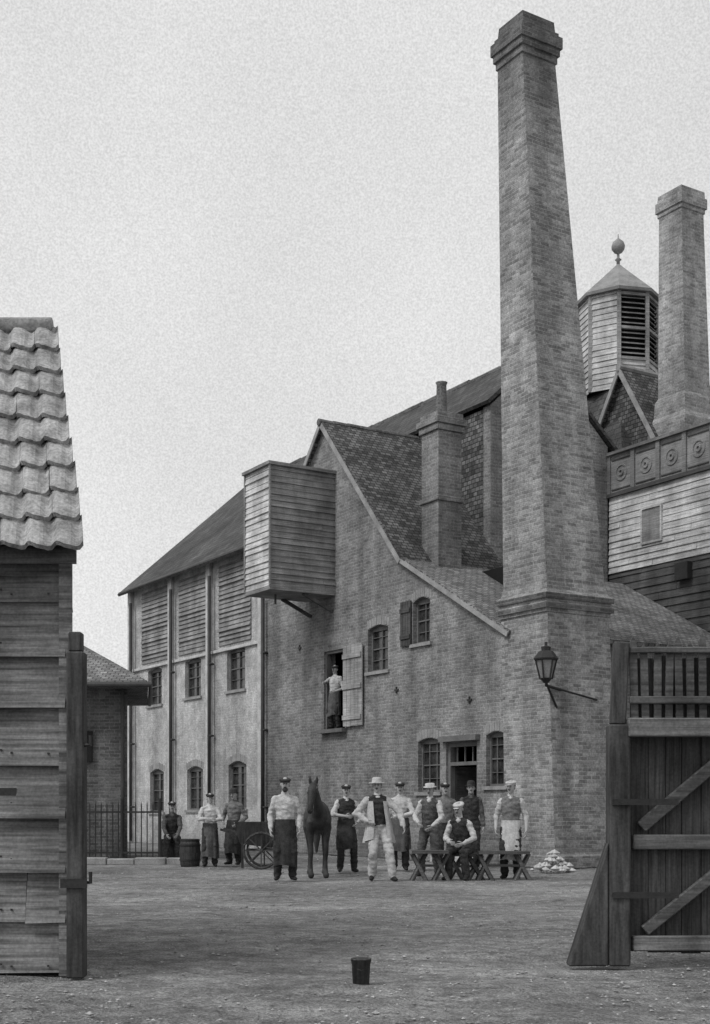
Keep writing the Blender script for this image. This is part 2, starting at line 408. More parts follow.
for z,e in ((5.25,.04),(5.33,.04),(5.33,.08),(5.45,.08),(5.45,.04),(5.53,.04),(5.53,.08),(5.65,.08),(5.72,.0)): lv.append(sq(.09,1.5+e*2,1.68+e*2,z))
lv+=[sq(.1,1.42,1.6,5.9),sq(.68,.84,.9,16.95)]
for z,e in ((16.95,.03),(17.1,.03),(17.1,.07),(17.25,.07),(17.25,.11),(17.5,.11),(17.5,.05),(17.6,.05),(17.6,.0),(17.85,-.02)): lv.append(sq(.68,.84+e*2,.9+e*2,z))
tower('chimney_shaft',lv,'brick_ch',ch)
cb=MB()
for z,e in ((5.335,.085),(5.535,.085)):
    r=sq(.09,1.5+e*2+.01,1.68+e*2+.01,z); r2=sq(.09,1.5+e*2+.01,1.68+e*2+.01,z+.1)
    cb.add(r+r2,[(0,1,5,4),(1,2,6,5),(2,3,7,6),(3,0,4,7)],0,True)
cb.obj('chimney_band',['brick_dark'],ch)

# lantern on chimney
LP=B(-1.62,-.12,0); ly=LP.y-.35; lx=wx(546,ly); lz=wz(668,ly)
ln=empty('wall_lantern',(lx,ly,lz))
lm=MB()
def rg(z,r,n=6): return [(lx+r*math.cos(2*math.pi*k/n),ly+r*math.sin(2*math.pi*k/n),z) for k in range(n)]
for k in range(6):
    a=2*math.pi*k/6; lm.tube([(lx+.12*math.cos(a),ly+.12*math.sin(a),lz-.22),(lx+.21*math.cos(a),ly+.21*math.sin(a),lz+.16)],.018,5)
prof=[(.24,lz+.16),(.25,lz+.19),(.15,lz+.33),(.09,lz+.35),(.10,lz+.42),(.03,lz+.45),(.03,lz+.52)]
vs=[];fs=[]
for r,z in prof: vs+=rg(z,r)
for i in range(len(prof)-1):
    for k in range(6): fs.append((i*6+k,i*6+(k+1)%6,(i+1)*6+(k+1)%6,(i+1)*6+k))
fs+=[tuple(range(6)),tuple((len(prof)-1)*6+k for k in range(6))]
lm.add(vs,fs,0,True)
lm.tube([(lx,ly,lz-.3),(lx,ly,lz-.21)],[.05,.13],6)
lm.tube([(lx,ly,lz-.28),(lx+.02,ly+.1,lz-.34),tuple(B(-1.5,.3,lz-.38)+Vector((-.02,0,0)))],.03,6)
lm.tube([(lx+.01,ly+.03,lz-.3),tuple(B(-1.5,.15,lz-.75))],.025,6)
lm.tube([(lx+.02,ly+.1,lz-.34),tuple(B(-1.55,1.2,lz-.55))],.022,6)
lm.obj('lantern_ironwork',['iron'],ln)
lg=MB(); vs=rg(lz-.2,.11)+rg(lz+.15,.2); lg.add(vs,[(k,(k+1)%6,6+(k+1)%6,6+k) for k in range(6)],0,True)
lg.obj('lantern_glass',['lglass'],ln)

# ================================================================= RIGHT WHITE BUILDING
rb=empty('weatherboarded_brewhouse',B(0,9,0))
T2=7.05; PZ=10.75
cr=MB(B); cr.box(-7,4.38,T2+.02,13,0,PZ-1.05); cr.obj('core_walls',['brick_dark'],rb)
bd=MB()
siding(bd,B(-7,T2,0),U,11.38,-V,7.55,9.6,.17,.03,0,.03)
siding(bd,B(-7,T2,0),U,11.38,-V,4.0,7.5,.2,.03,1,.03)
bd.obj('boarding',['board_w','board_d'],rb)
pn=MB(B); z0,z1=9.68,10.75
pn.box(-7,4.38,T2-.02,T2+.1,z0+.02,z1-.02,1)
pn.box(-7,4.45,T2-.12,T2+.14,z1-.02,z1+.06,2); pn.box(-7,4.45,T2-.10,T2+.14,z0-.08,z0+.02,0)
s=4.36
while s>-7:
    pn.box(s-.07,s+.07,T2-.07,T2-.021,z0+.022,z1-.022,2)
    c=s-.46; cz=(z0+z1)/2
    for rr,dd in ((.2,.045),(.07,.06)):
        vs=[];fs=[];N=20
        for k in range(N):
            a=2*math.pi*k/N
            for r,t in ((rr-.03,T2-.021),(rr-.02,T2-dd),(rr+.02,T2-dd),(rr+.03,T2-.021)): vs.append((c+r*math.cos(a),t,cz+r*math.sin(a)))
        for k in range(N):
            for q in range(3): fs.append((k*4+q,k*4+q+1,((k+1)%N)*4+q+1,((k+1)%N)*4+q))
        pn.add(vs,fs,1)
    for dz in (.1,.9): pn.box(s-.82,s-.1,T2-.045,T2-.0215,z0+dz,z0+dz+.03,0)
    s-=.92
M['board_x']=wood_mat('parapet_rail',.19)
pn.obj('parapet_panels',['board_d','board_g','board_x'],rb)
hw_=MB(B); a,b,c,d=rect(644,662,508,541,T2)
hw_.box(a,b,T2-.05,T2-.035,c,d,0)
for q in ((a-.05,a,c-.05,d+.05),(b,b+.05,c-.05,d+.05),(a,b,d,d+.05),(a,b,c-.05,c)): hw_.box(q[0],q[1],T2-.08,T2-.0,q[2],q[3],1)
a,b,c,d=rect(680,693,563,580,T2); hw_.box(a,b,T2-.2,T2-.03,c,d,2)
hw_.obj('hatch',['board_g','board_w','iron'],rb)
hd=MB(B); hs,hz=4.9,13.36
slab(hd,[(hs,7.9,hz),(hs-1.75,7.9,hz-2.9),(hs-1.75,12.5,hz-2.9),(hs,12.5,hz)],.08,0)
slab(hd,[(hs,7.9,hz),(hs+1.3,7.9,hz-2.2),(hs+1.3,12.5,hz-2.2),(hs,12.5,hz)],.08,0)
hd.obj('hood_roof',['tile'],rb)
hw2=MB(B); hw2.add([(hs-1.6,8.05,9.0),(hs+1.2,8.05,9.0),(hs+1.2,8.05,hz-2.0),(hs,8.05,hz-.02),(hs-1.6,8.05,hz-2.66)],[(0,1,2,3,4)])
hw2.obj('hood_gable',['tile'],rb)
he=MB(B); he.beam((hs,7.87,hz+.02),(hs-1.75,7.87,hz-2.88),.05,.12,side=V); he.beam((hs,7.87,hz+.02),(hs+1.3,7.87,hz-2.18),.05,.12,side=V); he.tube([(hs,7.85,hz+.1),(hs,12.5,hz+.1)],.1); he.obj('hood_barge_boards',['frame_w'],rb)
CS,CT=6.65,9.58
bk=MB(B); bk.box(CS-2.2,CS+4,7.6,13.5,0,10.6); bk.obj('rear_block',['brick_dark'],rb)
pr=MB(B); vs=[(CS-2.5,7.3,10.5),(CS+4.2,7.3,10.5),(CS+4.2,13.8,10.5),(CS-2.5,13.8,10.5),(CS-.6,CT-.6,14.0),(CS+.6,CT-.6,14.0),(CS+.6,CT+.6,14.0),(CS-.6,CT+.6,14.0)]
pr.add(vs,[(0,1,5,4),(1,2,6,5),(2,3,7,6),(3,0,4,7),(4,5,6,7),(3,2,1,0)]); pr.obj('rear_roof',['slate'],rb)
cu=empty('louvred_cupola',B(CS,CT,13.5)); C=B(CS,CT,0)+Vector((-.06,0,0))
R8=1.14; zb,ze,za=13.3,16.15,17.3
def oc(r,z,k):
    a=math.radians(22.5+45*k+12); return C+Vector((r*math.cos(a),r*math.sin(a),z))
c1=MB(); c2=MB(); c3=MB()
for k in range(8):
    A=oc(R8,0,k); Bq=oc(R8,0,k+1); d=(Bq-A); L=d.length; d.normalize(); nrm=((A+Bq)/2-C).normalized()
    c3.beam(A+Vector((0,0,zb)),A+Vector((0,0,ze)),.11,.11,0,raw=True)
    louv= nrm.dot(Vector((-.8,-.6,0)))<.75
    if not louv: siding(c1,A,d,L,nrm,zb,ze,.17,.025,0)
    else:
        siding(c1,A,d,L,nrm,zb,zb+.85,.17,.025,0)
        c2.add([A+Vector((0,0,zb+.85))-nrm*.12,Bq+Vector((0,0,zb+.85))-nrm*.12,Bq+Vector((0,0,ze))-nrm*.12,A+Vector((0,0,ze))-nrm*.12],[(0,1,2,3)],0,True)
        for z in (zb+.87,zb+1.75,ze-.12): c3.beam(A+Vector((0,0,z)),Bq+Vector((0,0,z)),.1,.08,0,raw=True)
        z=zb+1.0
        while z<ze-.15:
            vs=[A+d*.06+Vector((0,0,z))+nrm*.02,Bq-d*.06+Vector((0,0,z))+nrm*.02,Bq-d*.06+Vector((0,0,z+.07))-nrm*.09,A+d*.06+Vector((0,0,z+.07))-nrm*.09]
            vs+=[v+Vector((0,0,.02)) for v in vs]
            c2.add(vs,[(0,1,2,3),(7,6,5,4),(0,4,5,1),(1,5,6,2),(2,6,7,3),(3,7,4,0)],1,True); z+=.145
c1.obj('cupola_boards',['board_w'],cu); c2.obj('louvres',['dark','board_g'],cu); c3.obj('cupola_posts',['board_m'],cu)
rf=MB(); lev=[(1.3,ze-.05),(1.32,ze+.03),(.78,ze+.5),(.25,ze+.97),(.05,za)]
vs=[];fs=[]
for r,z in lev: vs+=[oc(r,z,k) for k in range(8)]
for i in range(len(lev)-1):
    for k in range(8): fs.append((i*8+k,i*8+(k+1)%8,(i+1)*8+(k+1)%8,(i+1)*8+k))
fs+=[tuple(range(8)),tuple(32+k for k in range(8))]; rf.add(vs,fs,0,True); rf.obj('cupola_roof',['lead'],cu)
fn=MB(); PR=[(.05,-.1),(.05,.1),(.1,.14),(.04,.2),(.04,.32),(.12,.36),(.19,.46),(.2,.55),(.16,.66),(.07,.74),(.02,.78),(.015,.9)]
fn.tube([C+Vector((0,0,za+z)) for r,z in PR],[r for r,z in PR],14,0,True); fn.obj('ball_finial',['lead'],cu,smooth=True)
c2e=empty('brick_chimney',B(3,8.6,9.8)); cc=(3.25,8.7)
def q2(w,z,o=0): return sq(o,w,w,z,cc)
l2=[q2(1.35,9.7),q2(1.35,11.6),q2(1.15,11.75),q2(1.1,12.2),q2(.98,12.3),q2(.84,17.2,.08)]
for z,e in ((17.2,.03),(17.32,.03),(17.32,.07),(17.6,.07),(17.6,.03),(17.8,.02)): l2.append(q2(.84+2*e,z,.08))
M['brick_c2']=brick_mat('pale_chimney_brick',.3,.34,c1=.7,c2=1.25,pl=.78,ph=1.15)
tower('chimney_shaft',l2,'brick_c2',c2e)

# ================================================================= SMALL HIPPED BUILDING
ho=empty('brick_outbuilding',(-7,31,0))
def prismz(mb,pts,z0,z1):
    n=len(pts); mb.add([(x,y,z0) for x,y in pts]+[(x,y,z1) for x,y in pts],[tuple(reversed(range(n))),tuple(range(n,2*n))]+[(i,(i+1)%n,n+(i+1)%n,n+i) for i in range(n)],0,True)
hb2=MB(); prismz(hb2,[(-13,30),(-5.25,30),(-6.05,34.5),(-13,34.5)],0,4.15); hb2.obj('walls',['brick_m'],ho)
hr=MB(); ez=4.1
vs=[(-13.6,29.4,ez),(-4.68,29.4,ez),(-5.6,35.1,ez),(-13.6,35.1,ez),(-11,32.2,5.35),(-6.9,32.2,5.35)]
vs+=[(x,y,z-.12) for x,y,z in vs[:4]]
hr.add(vs,[(0,1,5,4),(1,2,5),(2,3,4,5),(3,0,4),(0,6,7,1),(1,7,8,2),(2,8,9,3),(3,9,6,0),(6,9,8,7)]); hr.obj('hipped_roof',['tile_l'],ho)
hg=MB(); hg.tube([(-13.6,29.35,ez-.08),(-4.62,29.35,ez-.08),(-5.55,35.1,ez-.08)],.06); hg.tube([(-5.35,29.93,ez-.1),(-5.35,29.93,0)],.045); hg.obj('gutter',['pipe'],ho)
wbm=MB(); x0=wx(82,29.97); wbm.box(x0,x0+.24,29.9,29.995,2.3,3.0); wbm.obj('hatch',['dark'],ho)

# ================================================================= FOREGROUND SHED
shd=empty('weatherboarded_shed',(-3.5,10.5,0))
XR=-2.2; YW=9.95; random.seed(3)
SD=Vector((-.33,.95,0)).normalized(); SN=Vector((.95,.33,0)).normalized()
sb=MB()
siding(sb,(-6,YW,0),(1,0,0),6+XR,(0,-1,0),0.02,3.28,.405,.06,0,.09)
siding(sb,(XR,YW,0),SD,3.4,SN,0.02,3.28,.405,.05,0,.07)
sb.obj('boards',['board_s'],shd)
e2=Vector((XR,YW,0))+SD*3.4
sg=MB(); prismz(sg,[(-6,YW+.01),(XR-.012,YW+.01),(e2.x-.01,e2.y),(-6,e2.y)],0,3.3); sg.obj('inner_lining',['dark'],shd)
sg=MB(); sg.box(XR-.05,XR+.05,YW-.075,YW-.055,0,3.3); sg.obj('corner_board',['board_s'],shd)
nl=MB()
for i in range(8):
    for x in (-2.34,-2.62,-2.7):
        z=.06+i*.405+random.uniform(0,.04); nl.box(x,x+.014,YW-.068,YW-.055,z,z+.014)
nl.box(-2.74,-2.58,YW-.056,YW-.045,1.32,1.43)
nl.obj('nails_and_knot_hole',['iron'],shd)
pt=MB(); EV=Vector((-2.0,9.6,3.2)); RV=Vector((-2.64,11.5,5.5)); rows=9; per=.205; amp=.026
upv=Vector((0,RV.y-EV.y,RV.z-EV.z)); Ls=upv.length; un=upv.normalized(); nn=Vector((1,0,0)).cross(un); nn=nn if nn.z>0 else -nn
for r in range(rows):
    xr0=EV.x+(RV.x-EV.x)*(r/rows); xr1=EV.x+(RV.x-EV.x)*((r+1)/rows)
    cols=int((xr0+5.0)/per); S=8
    for c in range(cols):
        jv=random.uniform(-.018,.018)+.022*math.sin(c*.7+r); tz=random.uniform(-.006,.012)
        vs=[]
        for k in range(S+1):
            u=k/S; o_=(c+1-u)*per
            x=xr0-o_; xt=xr1-o_
            prof=amp*(math.sin(2*math.pi*u-.6)+.3*math.sin(4*math.pi*u))
            base=EV+un*(Ls*r/rows-.02+jv-.065*math.sin(math.pi*u)); base.x=x
            top=EV+un*(Ls*(r+1)/rows+.05+jv); top.x=xt
            vs+=[base+nn*(prof+.068+tz), base+nn*(prof+.028+tz), top+nn*(prof+.012), base+nn*(prof+.028+tz)]
        fs=[]
        for k in range(S):
            a=k*4; b=a+4; fs+=[(a,b,b+2,a+2),(a+1,b+1,b,a)]
        fs+=[(0,1,2),(S*4,S*4+2,S*4+1)]
        pt.add(vs,fs,0,True)
pt.obj('pantiles',['pantile'],shd)
rk=MB()
rk.add([(-6,9.62,3.2),(-2.1,9.62,3.2),(-2.72,11.5,5.48),(-6,11.5,5.48)],[(0,1,2,3)],0,True)
rk.add([(-6,11.5,5.48),(-2.72,11.5,5.48),(-3.35,13.3,3.2),(-6,13.3,3.2)],[(0,1,2,3)],0,True)
rk.add([(-2.2,9.85,3.25),(-2.75,11.5,5.44),(-3.35,13.25,3.25)],[(0,1,2)],0,True)
rk.obj('roof_deck',['board_d'],shd)
rk=MB(); rk.tube([(-6,11.5,5.54),(-2.68,11.5,5.54)],.07,10); rk.obj('ridge_tiles',['pantile'],shd,smooth=True)
rk=MB(); rk.beam((-6,9.7,3.16),(-2.08,9.7,3.16),.03,.12,side=(0,1,0)); rk.obj('eaves_board',['board_d'],shd)

gp=empty('gate_post',(-2.07,9.85,0)); g_=MB()
g_.box(-2.16,-2.03,9.72,9.86,0,2.45); g_.beam((-2.1,9.79,2.45),(-2.1,9.79,2.6),.1,.1)
g_.obj('post',['post'],gp,bevel=.012)
g_=MB(); g_.tube([(-2.03,9.75,.72),(-1.98,9.73,.72),(-1.98,9.73,.8)],.016,6); g_.tube([(-2.03,9.75,1.75),(-1.98,9.73,1.75),(-1.98,9.73,1.82)],.016,6); g_.box(-2.2,-2.0,9.7,9.715,.68,.75); g_.obj('hinge_pins',['iron'],gp)

# ================================================================= GATE right
gt=empty('yard_gate',(3,10.6,0)); YG=10.6; random.seed(11)
gb=MB(); x=2.25
while x<5.2:
    w=random.uniform(.12,.17)
    gb.box(x,x+w-.006,YG-random.uniform(0,.008),YG+.03,.08+random.uniform(0,.03),2.02); x+=w
gb.box(2.25,5.2,YG+.031,YG+.04,.12,2.5)
gb.obj('gate_boards',['gate_d'],gt)
pk=MB(); x=2.24
while x<5.2:
    w=.06; top=2.66+random.uniform(-.06,.04)+.03*(x-2.2); y0=YG-.055;y1=YG-.03; lx_=random.uniform(-.018,.018)
    pk.add([(x,y0,2.0),(x+w,y0,2.0),(x+w+lx_,y0,top-.07),(x+w/2+lx_,y0,top),(x+lx_,y0,top-.07),(x,y1,2.0),(x+w,y1,2.0),(x+w+lx_,y1,top-.07),(x+w/2+lx_,y1,top),(x+lx_,y1,top-.07)],
           [(0,1,2,3,4),(9,8,7,6,5),(0,5,6,1),(1,6,7,2),(2,7,8,3),(3,8,9,4),(4,9,5,0)],0,True); x+=random.uniform(.085,.1)
pk.obj('pickets',['gate_m'],gt)
bkp=MB(); x=2.27
while x<5.2: bkp.box(x,x+.16,YG+.0,YG+.03,2.02,2.5+random.uniform(-.02,.02)); x+=.165
bkp.obj('backing_boards',['gate_d'],gt)
rl=MB()
rl.box(2.22,5.2,YG-.09,YG-.062,2.53,2.58,1); rl.box(2.22,5.2,YG-.10,YG-.062,2.12,2.18,1)
rl.box(2.2,5.2,YG-.17,YG-.062,1.85,2.0,0)
rl.box(2.25,5.2,YG-.09,YG-.012,.94,1.06,1); rl.box(2.25,5.2,YG-.09,YG-.012,.12,.24,0)
rl.beam((2.32,YG-.05,1.12),(3.12,YG-.05,1.8),.06,.1,1,side=(0,1,0)); rl.beam((2.35,YG-.05,.28),(3.12,YG-.05,.9),.06,.09,1,side=(0,1,0))
rl.obj('rails_and_braces',['gate_l','gate_m'],gt,bevel=.008)
ps_=MB(); ps_.box(2.05,2.22,YG-.14,YG+.04,0,1.95); ps_.beam((2.13,YG-.05,1.95),(2.16,YG-.05,2.62),.12,.12)
ps_.add([(1.72,YG-.13,0),(2.045,YG-.13,0),(2.045,YG-.13,1.0),(1.72,YG+.03,0),(2.045,YG+.03,0),(2.045,YG+.03,1.0)],[(0,1,2),(5,4,3),(0,3,4,1),(1,4,5,2),(2,5,3,0)])
ps_.obj('post_and_spur',['post'],gt,bevel=.012)
hi=MB()
for z in (1.3,.55): hi.box(2.07,2.6,YG-.16,YG-.145,z,z+.05)
hi.obj('strap_hinges',['iron'],gt)

# ================================================================= GROUND
def axis(lo,hi,fine0,fine1,st):
    a=[fine0+i*st for i in range(int((fine1-fine0)/st)+1)]
    x=fine0;l=[];q=st
    while x>lo: q*=1.5; x-=q; l.append(x)
    x=a[-1];h=[];q=st
    while x<hi: q*=1.5; x+=q; h.append(x)
    return l[::-1]+a+h
xs=axis(-900,900,-9,9,.15); ys=axis(-60,2500,4,34,.15)
vs=[]
for y in ys:
    for x in xs:
        f=1 if (-9<=x<=9 and 4<=y<=34) else 0
        z=(noise.noise(Vector((x*.6,y*.6,0)))*.025+noise.noise(Vector((x*2.2,y*2.2,5)))*.018+noise.noise(Vector((x*.9+y*.25,y*.12,9)))*.015)*f -.012
        vs.append((x,y,z))
nx=len(xs); fs=[(j*nx+i,j*nx+i+1,(j+1)*nx+i+1,(j+1)*nx+i) for j in range(len(ys)-1) for i in range(nx-1)]
gm=MB(); gm.add(vs,fs,0,True); gm.obj('ground',['ground'],None,smooth=True)
pb=MB(); random.seed(21)
ico=[Vector(v).normalized() for v in ((1,0,0),(-1,0,0),(0,1,0),(0,-1,0),(0,0,1),(0,0,-1))]
ifc=[(0,2,4),(2,1,4),(1,3,4),(3,0,4),(2,0,5),(1,2,5),(3,1,5),(0,3,5)]
for i in range(5200):
    Y=7.5+26*random.random()**1.6; X=random.uniform(-.32,.32)*Y
    if random.random()<.7 and noise.noise(Vector((X*.7,Y*.7,3)))<0: continue
    r=random.uniform(.005,.016)*(1 if random.random()<.97 else 2.2)
    pb.add([Vector((X,Y,.0))+Vector((v.x*r*random.uniform(.7,1.5),v.y*r*random.uniform(.7,1.5),v.z*r*.6)) for v in ico],ifc,0,True)
pb.obj('gravel',['pebble'],None,uv=False)
kb=empty('stone_kerb',(-5,31,0)); k_=MB()
x=wx(84,29)
while x<wx(180,29):
    w=random.uniform(.5,.8); k_.box(x,x+w-.015,28.7+random.uniform(0,.04),29.0,-.03,.11+random.uniform(0,.03)); x+=w
k_.obj('kerb_stones',['lintel'],kb,bevel=.02)
ir=empty('iron_railings',(-6,32.5,0)); i_=MB(); Y=29.45; x=wx(84,Y)
x1=wx(160,Y)
i_.box(x,x1,Y-.02,Y+.02,1.12,1.16); i_.box(x,x1,Y-.02,Y+.02,.2,.24)
while x<x1:
    i_.tube([(x,Y,0),(x,Y,1.3),(x,Y,1.38)],[.014,.014,.002],6); x+=.13
for x in (wx(84,Y),wx(122,Y),x1): i_.tube([(x,Y,0),(x,Y,1.45)],.035,8)
i_.obj('bars',['iron'],ir)

# ================================================================= PROPS
def revolve(mb,cx,cy,prof,N=16,m=0,z0=0):
    vs=[];fs=[]
    for r,z in prof: vs+=[(cx+r*math.cos(2*math.pi*k/N),cy+r*math.sin(2*math.pi*k/N),z0+z) for k in range(N)]
    for i in range(len(prof)-1):
        for k in range(N): fs.append((i*N+k,i*N+(k+1)%N,(i+1)*N+(k+1)%N,(i+1)*N+k))
    fs+=[tuple(range(N)),tuple((len(prof)-1)*N+k for k in range(N))]; mb.add(vs,fs,m,True)
def barrel(px,Y,h=.62,r=.21):
    X=wx(px,Y); e=empty('barrel',(X,Y,0)); m=MB()
    revolve(m,X,Y,[(r,-.01),(r*1.1,h*.15),(r*1.2,h*.5),(r*1.1,h*.85),(r,h),(r*.88,h),(r*.88,h-.03)],20)
    m.obj('staves',['post'],e,smooth=True); m=MB()
    for z,k in ((.03,1.03),(.2,1.13),(.74,1.15),(.92,1.05)):
        revolve(m,X,Y,[(r*k+.008,h*z),(r*k+.012,h*z+.04)],20)
    m.obj('hoops',['iron'],e)
barrel(190,27.6,.58,.19)
barrel(170,30.6,.5,.2)
def bucket(px,Y):
    X=wx(px,Y); e=empty('bucket',(X,Y,0)); m=MB()
    revolve(m,X,Y,[(.06,-.01),(.07,.17),(.075,.17),(.075,.18),(.062,.18),(.05,.03)],18); m.obj('pail',['post'],e,smooth=True)
    m=MB(); m.tube([(X-.073,Y,.17),(X-.06,Y-.03,.12),(X,Y-.08,.1),(X+.06,Y-.03,.12),(X+.073,Y,.17)],.004,6); m.obj('handle',['iron'],e)
bucket(361,9.5)
def trestle(px0,px1,Y,h=.5,dy=.3):
    x0,x1=wx(px0,Y),wx(px1,Y); e=empty('trestle_bench',((x0+x1)/2,Y,0)); m=MB()
    m.box(x0,x1,Y-dy/2,Y+dy/2,h-.05,h)
    for x in (x0+.12,x1-.12):
        for s in (-1,1):
            m.beam((x-.13*s,Y-s*dy*.45,-.01),(x+.13*s,Y+s*dy*.2,h-.05),.05,.05)
            m.beam((x+.13*s,Y-s*dy*.55,-.01),(x-.11*s,Y-s*dy*.1,h-.05),.05,.05)
    m.beam((x0+.12,Y,h*.5),(x1-.12,Y,h*.5),.04,.04)
    m.obj('trestle',['trestle'],e)
trestle(412,448,22.3,.52); trestle(449,482,22.75,.46,.36); trestle(478,529,22.6,.5)
hcx=wx(258,27); e=empty('hand_cart',(hcx,27,0)); m=MB()
m.add([(hcx-.35,26.7,.5),(hcx+.3,26.7,.42),(hcx+.3,27.3,.42),(hcx-.35,27.3,.5),(hcx-.45,26.6,.95),(hcx+.36,26.6,.95),(hcx+.36,27.4,.95),(hcx-.45,27.4,.95)],[(3,2,1,0),(0,1,5,4),(1,2,6,5),(2,3,7,6),(3,0,4,7)],0,True)
m.beam((hcx+.3,26.75,.5),(hcx-.75,26.65,.8),.05,.05); m.beam((hcx+.3,27.25,.5),(hcx-.75,27.35,.8),.05,.05); m.beam((hcx-.3,26.72,0),(hcx-.3,26.72,.5),.05,.05)
for y in (26.55,27.45):
    N=20; R=.36; c=Vector((hcx+.1,y,.37))
    ring_=[c+Vector((R*math.cos(2*math.pi*k/N),0,R*math.sin(2*math.pi*k/N))) for k in range(N+1)]
    m.tube([tuple(v) for v in ring_],.028,6)
    for k in range(8): m.beam(tuple(c),tuple(c+Vector((R*math.cos(math.pi*k/4),0,R*math.sin(math.pi*k/4)))),.025,.025)
m.tube([(hcx+.1,26.5,.37),(hcx+.1,27.5,.37)],.03,6); m.obj('cart',['post'],e)
hx=wx(553,25.2); e=empty('lime_heap',(hx,25.2,0)); m=MB(); random.seed(4)
for i in range(80):
    a=random.uniform(0,6.28); q=random.random(); r=random.uniform(.02,.075)
    c=Vector((hx+q*.45*math.cos(a),25.2+q*.3*math.sin(a),.4*(1-q)*random.uniform(.3,1)+.01))
    m.add([c+Vector((v.x*r*random.uniform(.7,1.9),v.y*r*random.uniform(.7,1.5),v.z*r)) for v in ico],ifc,0,True)
m.obj('lumps',['white'],e,uv=False)

# ================================================================= FIGURES
def remesh_obj(prims,voxel,smooth_it=3):
    mb_v=[];mb_f=[]
    for lab,P,R,side in prims:
        vs,fs=loft(P,R,side,12); o=len(mb_v); mb_v+=[tuple(v) for v in vs]; mb_f+=[tuple(o+i for i in f) for f in fs]
    me=bpy.data.meshes.new('tmp'); me.from_pydata(mb_v,[],mb_f)
    o=bpy.data.objects.new('tmp',me); sc.collection.objects.link(o)
    r=o.modifiers.new('r','REMESH'); r.mode='VOXEL'; r.voxel_size=voxel; r.adaptivity=0
    s=o.modifiers.new('s','SMOOTH'); s.factor=.5; s.iterations=smooth_it
    dg=bpy.context.evaluated_depsgraph_get()
    m2=bpy.data.meshes.new_from_object(o.evaluated_get(dg)); bpy.data.objects.remove(o)
    nv=len(m2.vertices); co=np.empty(nv*3); m2.vertices.foreach_get('co',co); co=co.reshape(-1,3)
    no=np.array([tuple(v.normal) for v in m2.vertices])
    faces=[tuple(p.vertices) for p in m2.polygons]
    cen=np.array([co[list(f)].mean(axis=0) for f in faces])
    best=np.full(len(cen),1e9); lab_=np.zeros(len(cen),int)
    for lab,P,R,side in prims:
        for i in range(len(P)-1):
            A=np.array(P[i]);Bq=np.array(P[i+1]); d=Bq-A; L=np.linalg.norm(d)
            if L<1e-6: continue
            t=np.clip(((cen-A)@d)/(L*L),0,1); q=cen-(A+t[:,None]*d)
            dn=d/L; s=np.array(side)-dn*np.dot(np.array(side),dn); ls=np.linalg.norm(s)
            s=s/ls if ls>1e-3 else np.array(Vector(dn).orthogonal().normalized())
            o_=np.cross(dn,s); a=R[i][0]+(R[i+1][0]-R[i][0])*t; b=R[i][1]+(R[i+1][1]-R[i][1])*t; mn=np.minimum(a,b)
            dd=(np.sqrt((q@s/a)**2+(q@o_/b)**2+(q@dn/mn)**2)-1)*mn
            w=dd<best; best[w]=dd[w]; lab_[w]=lab
    bpy.data.meshes.remove(m2)
    return co,faces,lab_,no
def ik(A,T,l1,l2,hint):
    d=T-A; D=min(d.length,(l1+l2)*.995); dn=d.normalized(); T=A+dn*D
    a=(l1*l1-l2*l2+D*D)/(2*D); h=math.sqrt(max(l1*l1-a*a,1e-6))
    p=hint-dn*hint.dot(dn); p=p.normalized() if p.length>1e-4 else dn.orthogonal().normalized()
    return A+dn*a+p*h,T
def ell(c,r,Mx=None,seg=10,rg_=6):
    vs=[];fs=[]
    for i in range(1,rg_):
        th=math.pi*i/rg_
        for k in range(seg):
            a=2*math.pi*k/seg; vs.append(Vector((c[0]+r[0]*math.sin(th)*math.cos(a),c[1]+r[1]*math.sin(th)*math.sin(a),c[2]+r[2]*math.cos(th))))
    vs+=[Vector((c[0],c[1],c[2]+r[2])),Vector((c[0],c[1],c[2]-r[2]))]
    for i in range(rg_-2):
        for k in range(seg): fs.append((i*seg+k,i*seg+(k+1)%seg,(i+1)*seg+(k+1)%seg,(i+1)*seg+k))
    n=len(vs)
    for k in range(seg): fs.append((k,n-2,(k+1)%seg)); fs.append(((rg_-2)*seg+k,(rg_-2)*seg+(k+1)%seg,n-1))
    if Mx is not None: vs=[Mx@v for v in vs]
    return vs,fs
